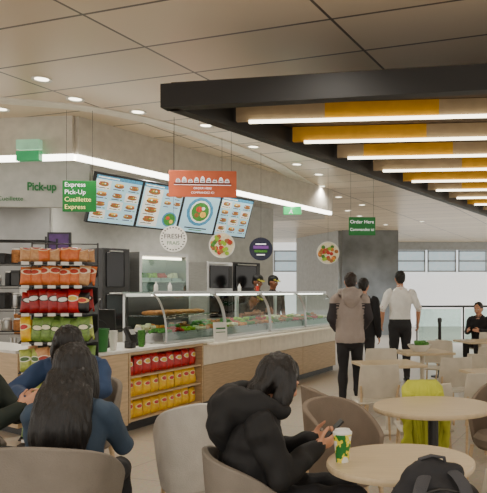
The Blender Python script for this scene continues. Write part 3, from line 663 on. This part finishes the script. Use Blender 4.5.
# backpack
dup(sc,(.26,2.5,0),1.57,'cream side chair carrying a black backpack')
bp=MB().loft([(0,0,.0),(0,0,.12),(0.01,0,.28),(.02,0,.36),(.03,0,.395)],[(.17,.1),(.185,.12),(.175,.1),(.15,.08),(.11,.05)],(1,0,0),24)
bp.loft([(0,-.1,.03),(0,-.125,.12),(0,-.1,.2)],[(.13,.035),(.135,.045),(.12,.035)])
bkm=mat('backpack_black',(36,36,40),.75,bump=.4,bscale=30); stm=mat('strap_grey',(70,70,74),.8,bump=.3,bscale=200)
bk_=blob('backpack',bp,[bkm],.008,1,loc=(.225,2.5,.464),rz=.25,label='black fabric backpack standing on a chair seat',cat='backpack',nz=(.03,(12,12,9),None))
obj('handle',MB().loft([(-.05,.0,.39),(-.045,.0,.445),(.0,.0,.455),(.05,.0,.445),(.06,.0,.39)],[(.012,.006)]*5,(0,1,0),8),stm,parent=bk_)
for sg in(-1,1): obj('strap',MB().loft([(sg*.05+.02,-.03,.40),(sg*.08+.01,-.09,.37),(sg*.11,-.13,.26),(sg*.13,-.15,.12),(sg*.13,-.12,.02)],[(.024,.007)]*5,(1,0,0),10),stm,parent=bk_)
obj('zipper',MB().loft([(-.16,-.06,.2),(-.13,-.085,.3),(0,-.09,.355),(.14,-.085,.3),(.17,-.06,.2)],[.005]*5,(0,1,0),8),M['dsteel'],parent=bk_)
obj('zipper_pull',MB().box((-.15,-.09,.26),(.012,.008,.04)),M['orange'],parent=bk_)
def cupm():
    m=D.materials.new('cup_print'); m.use_nodes=True; n=m.node_tree.nodes; l=m.node_tree.links; p=n['Principled BSDF']
    tc=n.new('ShaderNodeTexCoord'); wv=n.new('ShaderNodeTexNoise'); wv.inputs['Scale'].default_value=22; l.new(tc.outputs['Object'],wv.inputs['Vector'])
    r=n.new('ShaderNodeValToRGB'); r.color_ramp.interpolation='CONSTANT'; e=r.color_ramp.elements; e[0].color=lin((30,120,50))+(1,); e[1].position=.48; e[1].color=lin((240,225,60))+(1,); x=e.new(.56); x.color=lin((240,240,230))+(1,)
    l.new(wv.outputs['Fac'],r.inputs[0]); l.new(r.outputs[0],p.inputs['Base Color']); return m
c=thing('drink_cup','green and yellow printed paper drink cup with clear lid','cup',(-.125,3.08,.751))
obj('body',MB().lathe([(.029,0),(.041,.12),(.043,.123),(.043,.128)],28),cupm(),parent=c); obj('lid',MB().lathe([(.044,.128),(.044,.136),(.036,.142),(.034,.148)],28),M['white'],parent=c)
b=thing('salad_bowl','white takeaway bowl filled with green salad','bowl',(.64,8.8,.752))
obj('bowl',MB().lathe([(.09,0),(.15,.07),(.16,.09),(.15,.09),(.08,.02)],28),M['white'],parent=b)
g=MB()
for k in range(16): g.ell((random.uniform(-.09,.09),random.uniform(-.09,.09),.09+random.uniform(0,.03)),(.04,.035,.03),n=8)
obj('salad',g,M['green'],parent=b)
rl=thing('glass_railing','glass balustrade with dark metal handrail','railing',(0,0,0))
for i in range(4):
    x=1.35+i*1.3; obj('glass_panel',MB().bb(x,x+1.2,18.99,19.01,.1,1.05),M['glass'],parent=rl); obj('post',MB().bb(x-.06,x-.02,18.97,19.03,0,1.1),M['dsteel'],parent=rl)
obj('handrail',MB().cyl((1.3,19,1.12),(6.6,19,1.12),.03),M['dsteel'],parent=rl)
ss=thing('queue_post','black queue barrier post with round base','barrier post',(1.25,12.2,0))
obj('base',MB().lathe([(.16,0),(.16,.02),(.03,.04)],24),M['black'],parent=ss); obj('pole',MB().cyl((0,0,.03),(0,0,1.0),.03),M['black'],parent=ss); obj('cap',MB().lathe([(.04,.98),(.04,1.04),(.02,1.06)],20),M['dsteel'],parent=ss)
# ------------------------------------------------------------ people
STAND=dict(pel=(0,0,.95),wai=(0,.01,1.10),che=(0,.01,1.28),sho=(0,-.01,1.43),nb=(0,-.01,1.49),hd=(0,.02,1.645),
 sh=(.185,-.01,1.42),el=(.235,-.03,1.13),wr=(.235,.05,.88),hp=(.09,0,.90),kn=(.1,.02,.5),an=(.105,-.03,.09))
SIT=dict(pel=(0,0,.56),wai=(0,0,.70),che=(0,.03,.87),sho=(0,.06,1.01),nb=(0,.075,1.06),hd=(0,.12,1.2),
 sh=(.175,.05,1.0),el=(.23,.1,.76),wr=(.12,.34,.8),hp=(.09,.03,.55),kn=(.11,.45,.55),an=(.11,.43,.09))
def hand(mb,wr,f,nrm,side,curl,m,sc=1.):
    f=V(f).normalized(); nrm=V(nrm); nrm=(nrm-f*nrm.dot(f)).normalized(); s=f.cross(nrm)*side
    wr=V(wr)
    mb.loft([wr-f*.02,wr+f*.03*sc,wr+f*.08*sc],[(.024*sc,.018*sc),(.036*sc,.015*sc),(.038*sc,.013*sc)],tuple(s),12,m,step=.012)
    for i,(o,Ln) in enumerate(((.028,.070),(.010,.078),(-.009,.072),(-.027,.058))):
        p=wr+f*.082*sc+s*o*sc; d=f.copy(); pts=[p-f*.02,p]; c=curl
        for k,fr in enumerate((.45,.3,.25)):
            ang=c*(.8+.35*k); d=Matrix.Rotation(ang,3,f.cross(nrm))@d
            p=p+d*Ln*fr*sc; pts.append(p)
        mb.loft(pts,[.0085*sc,.0088*sc,.0082*sc,.0075*sc,.0068*sc],tuple(s),10,m,step=.008)
    p=wr+f*.025*sc+s*.03*sc; d1=(f*.6+s*.8+nrm*.25).normalized(); d2=(f*.9+s*.25+nrm*.5).normalized()
    mb.loft([p,p+d1*.032*sc,p+d1*.032*sc+d2*.03*sc,p+d1*.032*sc+d2*.052*sc],[.013*sc,.011*sc,.0095*sc,.008*sc],tuple(nrm),10,m,step=.008)
def person(label,loc,rz,base,ov={},sc=1.,top=None,bottom=None,skin='skin',shoe='black',bulk=1.,arm=1.,legb=1.,look=(0,0),hair='short',hairm='hair',drape=None,vox=.011,puff=0,sleeve=True,curl=.35,hoodie=None,hdir=None,name='person',hat=None,armm=None,hem=None,wr_noise=(.008,(14,14,14)),cover=0,hsc=1.,flare=1.,armtop=9):
    J={}
    for k,v in base.items():
        if k in('sh','el','wr','hp','kn','an'):
            J[k+'R']=V(v); J[k+'L']=V((-v[0],v[1],v[2]))
        else: J[k]=V(v)
    for k,v in ov.items(): J[k]=V(v)
    J={k:v*sc for k,v in J.items()}
    g=lambda k:J[k]
    mb=MB(); TOP,BOT,SK,SH,LP,AR=0,1,2,3,4,5; b=bulk*sc
    if not armm: armm=top
    standing=base is STAND
    mb.loft([J['pel']-V((0,0,.06 if standing else .03)),J['wai'],J['che'],J['sho'],J['sho']+V((0,0,.03))],[(.165*b*flare,.115*b*flare),(.152*b*flare,.112*b*flare),(.168*b,.12*b),(.145*b,.085*b),(.08*b,.065*b)],(1,0,0),24,TOP,puff=puff)
    mb.loft([J['pel']+V((0,.01,-.02)),J['pel']+V((0,.01,-.08))],[(.13*sc*legb,.1*sc*legb)]*2,(1,0,0),20,BOT)
    mb.loft([J['nb']-V((0,0,.03)),J['nb']+V((0,.01,.03)),J['hd']-V((0,.01,.05))],[.06*sc,.054*sc,.052*sc],(1,0,0),14,SK)
    for sd_ in'RL':
        sg=1 if sd_=='R' else -1
        sh,el,wr=g('sh'+sd_),g('el'+sd_),g('wr'+sd_); a=arm*sc
        mb.loft([J['sho']*.6+sh*.4,sh,sh*.5+el*.5,el],[.058*a,.056*a,.052*a,.047*a],(1,0,0),14,AR,puff=puff)
        if sleeve: mb.loft([el,el*.4+wr*.6,wr],[.047*a,.041*a,.036*a],(1,0,0),14,AR,puff=puff)
        else:
            mb.loft([el,el*.6+wr*.4,wr],[.042*sc,.04*sc,.027*sc],(1,0,0),14,SK)
        f=(wr-el).normalized(); 
        if hdir and sd_ in hdir: f=V(hdir[sd_][0]).normalized(); nn=V(hdir[sd_][1])
        else: nn=V((-sg,0,-.2))
        hand(mb,wr+(wr-el).normalized()*.01,f,nn,1 if (f.cross(nn)).dot(V((0,.7,.7)))>0 else -1,curl,SK,sc)
        hp,kn,an=g('hp'+sd_),g('kn'+sd_),g('an'+sd_); lb=legb*sc
        mb.loft([hp,hp*.5+kn*.5,kn],[.092*lb,.08*lb,.063*lb],(1,0,0),16,BOT)
        mb.loft([kn,kn*.6+an*.4,an],[.063*lb,.06*lb,.045*lb],(1,0,0),16,BOT)
        x,y=an.x,an.y
        mb.loft([(x,y-.045,.05*sc),(x,y+.02,.05*sc),(x*1.03,y+.1,.038),(x*1.06,y+.17,.03)],[(.036*sc,.045*sc),(.04*sc,.045*sc),(.045*sc,.034*sc),(.038*sc,.025*sc)],(1,0,0),14,SH)
    Mh=Matrix.Translation(J['hd'])@Matrix.Rotation(look[0],4,'Z')@Matrix.Rotation(look[1],4,'X')@Matrix.Scale(sc*hsc,4)
    def hf(u,p):
        z=u.z
        if z<0: p.x*=1-.28*(-z)**1.5; p.y*= 1-.05*(-z); p.y+=.012*(-z)
        if u.y>.6 and -.1<z<.25: p.y-=.004
        return p
    mb.ell((0,0,0),(.077,.096,.118),SK,Mh,24,hf)
    t=MB(); t.loft([(0,.088,.03),(0,.099,.0),(0,.107,-.02),(0,.096,-.03)],[.006,.008,.011,.008],(1,0,0),10,0,step=.008)
    t.ell((0,.074,-.095),(.028,.02,.018),0,None,10); t.ell((0,.084,.038),(.05,.01,.01),0,None,10)
    for sg in(-1,1): t.ell((sg*.078,-.005,-.005),(.01,.02,.032),0,None,10); t.ell((sg*.04,.07,-.025),(.022,.018,.02),0,None,10)
    mb.add([Mh@v for v in t.v],t.f,SK)
    t=MB(); t.ell((0,.094,-.055),(.021,.006,.005),0,None,10); mb.add([Mh@v for v in t.v],t.f,LP)
    rl_=None
    if standing:
        hz=(hem or .9)*sc
        def rl_(c,L):
            if L in(0,1): return 0 if c.z>hz else 1
            if L==5 and c.z>armtop*sc: return 0
            return L
    body=blob(name,mb,[top,bottom,M[skin],M[shoe],M['lip'],armm],vox,3,None,loc,rz,label,'person',nz=(wr_noise[0],wr_noise[1],{0,1,5}),relabel=rl_)
    for sg in(-1,1):
        e=MB().ell((sg*.031,.084,.012),(.012,.008,.006),0,Mh,10).ell((sg*.031,.0895,.011),(.005,.004,.005),1,Mh,8); obj('eye',e,[M['eyew'],M['iris']],parent=body)
        e=MB().ell((sg*.034,.091,.033),(.016,.004,.004),0,Mh,8); obj('eyebrow',e,M[hairm],parent=body)
    h=MB()
    if hair=='short':
        h.ell((0,-.024,.034),(.086,.097,.1),0,Mh,20); 
        t=MB(); t.ell((0,-.055,-.02),(.072,.05,.065),0,None,14); h.add([Mh@v for v in t.v],t.f)
    else:
        h.ell((0,-.02,.03),(.095,.104,.11),0,Mh,20)
        t=MB()
        for sg in(-1,1):
            t.loft([(sg*.07,.01+cover*.5,.06),(sg*.088,.02+cover,-.03),(sg*.09,.03+cover,-.12),(sg*.08,.03+cover,-.2)],[(.022,.045),(.022,.05),(.022,.045),(.014,.03)])
        t.loft([(0,-.05,0),(0,-.07,-.08),(0,-.065,-.16)],[(.09,.05),(.098,.05),(.09,.045)]); h.add([Mh@v for v in t.v],t.f)
        if drape:
            for pts,rr in drape: h.loft([V(p)*sc for p in pts],rr,(1,0,0),20)
    blob('hair',h,[M[hairm]],max(.007,vox*.8),5 if hair!='short' else 2,body,nz=(.009 if hair!='short' else .01,(60,60,5) if hair!='short' else (40,40,40),None))
    if hat:
        t=MB(); t.ell((0,-.012,.062),(.09,.108,.075),0,None,20); t.loft([(0,.075,.055),(0,.15,.04)],[(.07,.008),(.05,.007)],(1,0,0),14,1)
        hh=MB(); hh.v=[Mh@v for v in t.v]; hh.f=t.f; hh.m=t.m; blob('cap',hh,[hat,M['capband']],.008,1,body)
    if hoodie:
        t=MB(); n0=J['nb']; k=sc*hoodie[1]
        pts=[n0+V((.11*k,.07*k,-.02)),n0+V((.125*k,-.04*k,.015)),n0+V((.07*k,-.12*k,.0)),n0+V((0,-.14*k,-.03)),n0+V((-.07*k,-.12*k,0)),n0+V((-.125*k,-.04*k,.015)),n0+V((-.11*k,.07*k,-.02))]
        hz_=hoodie[2] if len(hoodie)>2 else 1
        t.loft(pts,[(.03*k,.03*k),(.045*k*hz_,.045*k),(.06*k*hz_,.055*k),(.07*k*hz_,.08*k),(.06*k*hz_,.055*k),(.045*k*hz_,.045*k),(.03*k,.03*k)],(0,0,1),16)
        t.loft([n0+V((0,-.13*k,.03*hz_)),n0+V((0,-.16*k,-.08*k)),n0+V((0,-.13*k,-.17*k))],[(.12*k,.05*k),(.12*k,.06*k),(.05*k,.03*k)])
        blob('hood',t,[hoodie[0]],.01,4,body,nz=(.014,(16,16,16),None))
    return body
M['capband']=mat('yellow_green_band',(190,180,50),.6)
hood_top=mat('mauve_hoodie',(166,154,148),.85,bump=.3,bscale=80); hood_sl=mat('charcoal_sleeve',(58,54,58),.85); jeans=mat('black_jeans',(38,38,42),.8,bump=.2,bscale=90)
dark=mat('black_jacket',(28,28,32),.8,bump=.2); wsh=mat('white_shirt',(240,240,238),.7,bump=.2,bscale=20); coat=mat('black_puffer',(22,22,24),.75,bump=.35,bscale=14)
blue=mat('blue_jacket',(46,68,104),.75,bump=.35,bscale=16); greysh=mat('slate_shirt',(60,78,98),.8,bump=.35,bscale=16); olive=mat('dark_green_jacket',(34,44,38),.8); staffm=mat('staff_black',(30,32,30),.8); gold=mat('black_cap',(20,20,20),.6)
person('person standing in mauve grey hoodie with dark sleeves, back turned',(-.27,9.15,0),.12,STAND,{'elR':(.25,-.02,1.15),'wrR':(.17,.17,1.0),'elL':(-.25,-.02,1.15),'wrL':(-.17,.17,1.0),'pel':(0,0,.93),'knR':(.11,.06,.5),'knL':(-.09,.0,.5),'hd':(.01,.04,1.64)},1.01,hood_top,jeans,bulk=1.2,arm=1.25,legb=1.05,hoodie=(hood_top,1.0),hairm='hairb',armm=hood_sl,hem=.83,wr_noise=(.014,(12,12,7)),armtop=1.36)
person('person in black jacket standing in the queue',(-.1,10.3,0),-.3,STAND,{},.98,dark,jeans,bulk=1.1,arm=1.2,hem=.86)
person('person in a white short-sleeved shirt and black trousers, back turned',(.51,11.5,0),.15,STAND,{'elR':(.29,-.04,1.18),'wrR':(.30,.04,.95),'elL':(-.29,-.04,1.18),'wrL':(-.29,.04,.95)},1.06,wsh,jeans,bulk=1.12,arm=1.15,legb=1.1,sleeve=False,hem=1.0)
person('staff member in dark uniform and black cap behind the counter',(-2.1,12.65,0),-2.3,STAND,{'elR':(.25,.05,1.16),'wrR':(.16,.25,1.08),'elL':(-.25,.05,1.16),'wrL':(-.16,.25,1.08)},1.04,staffm,jeans,skin='skin2',hat=gold,sleeve=False,look=(0,-.3))
person('staff member in dark uniform and cap serving behind the counter',(-1.9,13.3,0),-2.5,STAND,{'elR':(.25,.05,1.16),'wrR':(.16,.25,1.08)},1.04,staffm,jeans,skin='skin2',hat=gold,sleeve=False,look=(.3,-.2))
person('staff member leaning forward over the food behind the counter',(-2.33,11.72,0),-1.9,STAND,{'wai':(0,.06,1.07),'che':(0,.16,1.2),'sho':(0,.26,1.29),'nb':(0,.31,1.33),'hd':(0,.38,1.42),'shR':(.18,.25,1.27),'shL':(-.18,.25,1.27),'elR':(.24,.27,1.12),'elL':(-.24,.27,1.12),'wrR':(.12,.4,1.16),'wrL':(-.12,.4,1.16)},1.,staffm,jeans,skin='skin2',hat=gold,sleeve=False,look=(0,-.5))
person('seated person in black jacket at a pale table',(2.1,12.9,0),2.6,SIT,{},1.,dark,jeans,bulk=1.2,arm=1.2,look=(0,-.25))
person('seated person in a black puffer coat looking down at a phone',(-.53,3.17,0),-1.32,SIT,{'wai':(0,-.02,.70),'sho':(0,.01,.955),'che':(0,-.015,.83),'nb':(0,.03,1.0),'hd':(0,.10,1.10),'shR':(.17,.01,.93),'shL':(-.17,.01,.93),'elR':(.21,.09,.71),'elL':(-.21,.09,.72),'wrR':(.06,.26,.785),'wrL':(-.06,.26,.795)},1.,coat,jeans,bulk=1.18,arm=1.42,flare=1.12,look=(.05,-.5),hair='long',hoodie=(coat,1.18,1.35),vox=.007,puff=.05,curl=.6,cover=.014,hsc=.97,
 hdir={'R':((-.25,.9,.25),(-.8,-.1,.55)),'L':((.25,.9,.25),(.8,-.1,.55))},wr_noise=(.016,(13,13,13)))
dv=V((math.sin(1.32),math.cos(1.32),0))
pp=V((-.53,3.17,.855))+dv*.36
ph=thing('smartphone','dark smartphone held by the seated person','phone',pp,-1.32)
obj('body',MB().box((0,0,0),(.072,.009,.14),rx=-.8),M['black'],parent=ph,bevel=.004); obj('display',MB().box((0,-.0045,.0),(.064,.002,.125),rx=-.8),M['dgrey'],parent=ph)
person('seated person with long black hair in a slate shirt, back turned',(-1.47,3.3,0),.05,SIT,{'hd':(0,.09,1.13),'nb':(0,.05,1.0),'sho':(0,.04,.95),'shR':(.165,.03,.93),'shL':(-.165,.03,.93),'elR':(.22,.16,.74),'elL':(-.22,.16,.74),'wrR':(.06,.36,.79),'wrL':(-.12,.38,.79)},1.,greysh,jeans,bulk=1.08,arm=1.08,look=(0,-.2),hair='long',vox=.008,wr_noise=(.012,(12,12,12)),
 drape=[([(0,.03,1.1),(0,-.05,.98),(0,-.095,.86),(.0,-.1,.74)],[(.11,.075),(.14,.065),(.145,.05),(.12,.03)])])
person('seated person in blue jacket with dark hair leaning over the table',(-2.2,5.08,0),3.4,SIT,{'che':(0,.08,.84),'sho':(0,.16,.94),'nb':(0,.2,.98),'hd':(0,.29,1.1),'shR':(.18,.14,.93),'shL':(-.18,.14,.93),'elR':(.34,.28,.80),'elL':(-.22,.3,.79),'wrR':(.22,.5,.79),'wrL':(-.05,.5,.79)},1.04,blue,jeans,bulk=1.15,arm=1.25,look=(0,-.75),hair='long',vox=.009,cover=.02,wr_noise=(.012,(12,12,12)))
person('seated person in a dark green jacket reaching towards the table',(-2.26,3.78,0),-1.5,SIT,{'elR':(.2,.16,.78),'wrR':(.1,.34,.88),'elL':(-.2,.2,.8),'wrL':(-.08,.36,.86),'hd':(0,.06,1.2)},1.,olive,jeans,bulk=1.15,arm=1.3,vox=.009,hdir={'R':((-.3,.6,.5),(-.9,0,0))})
dup(ta,(-2.32,3.78,0),-1.5,'taupe tub chair under the person in dark green')
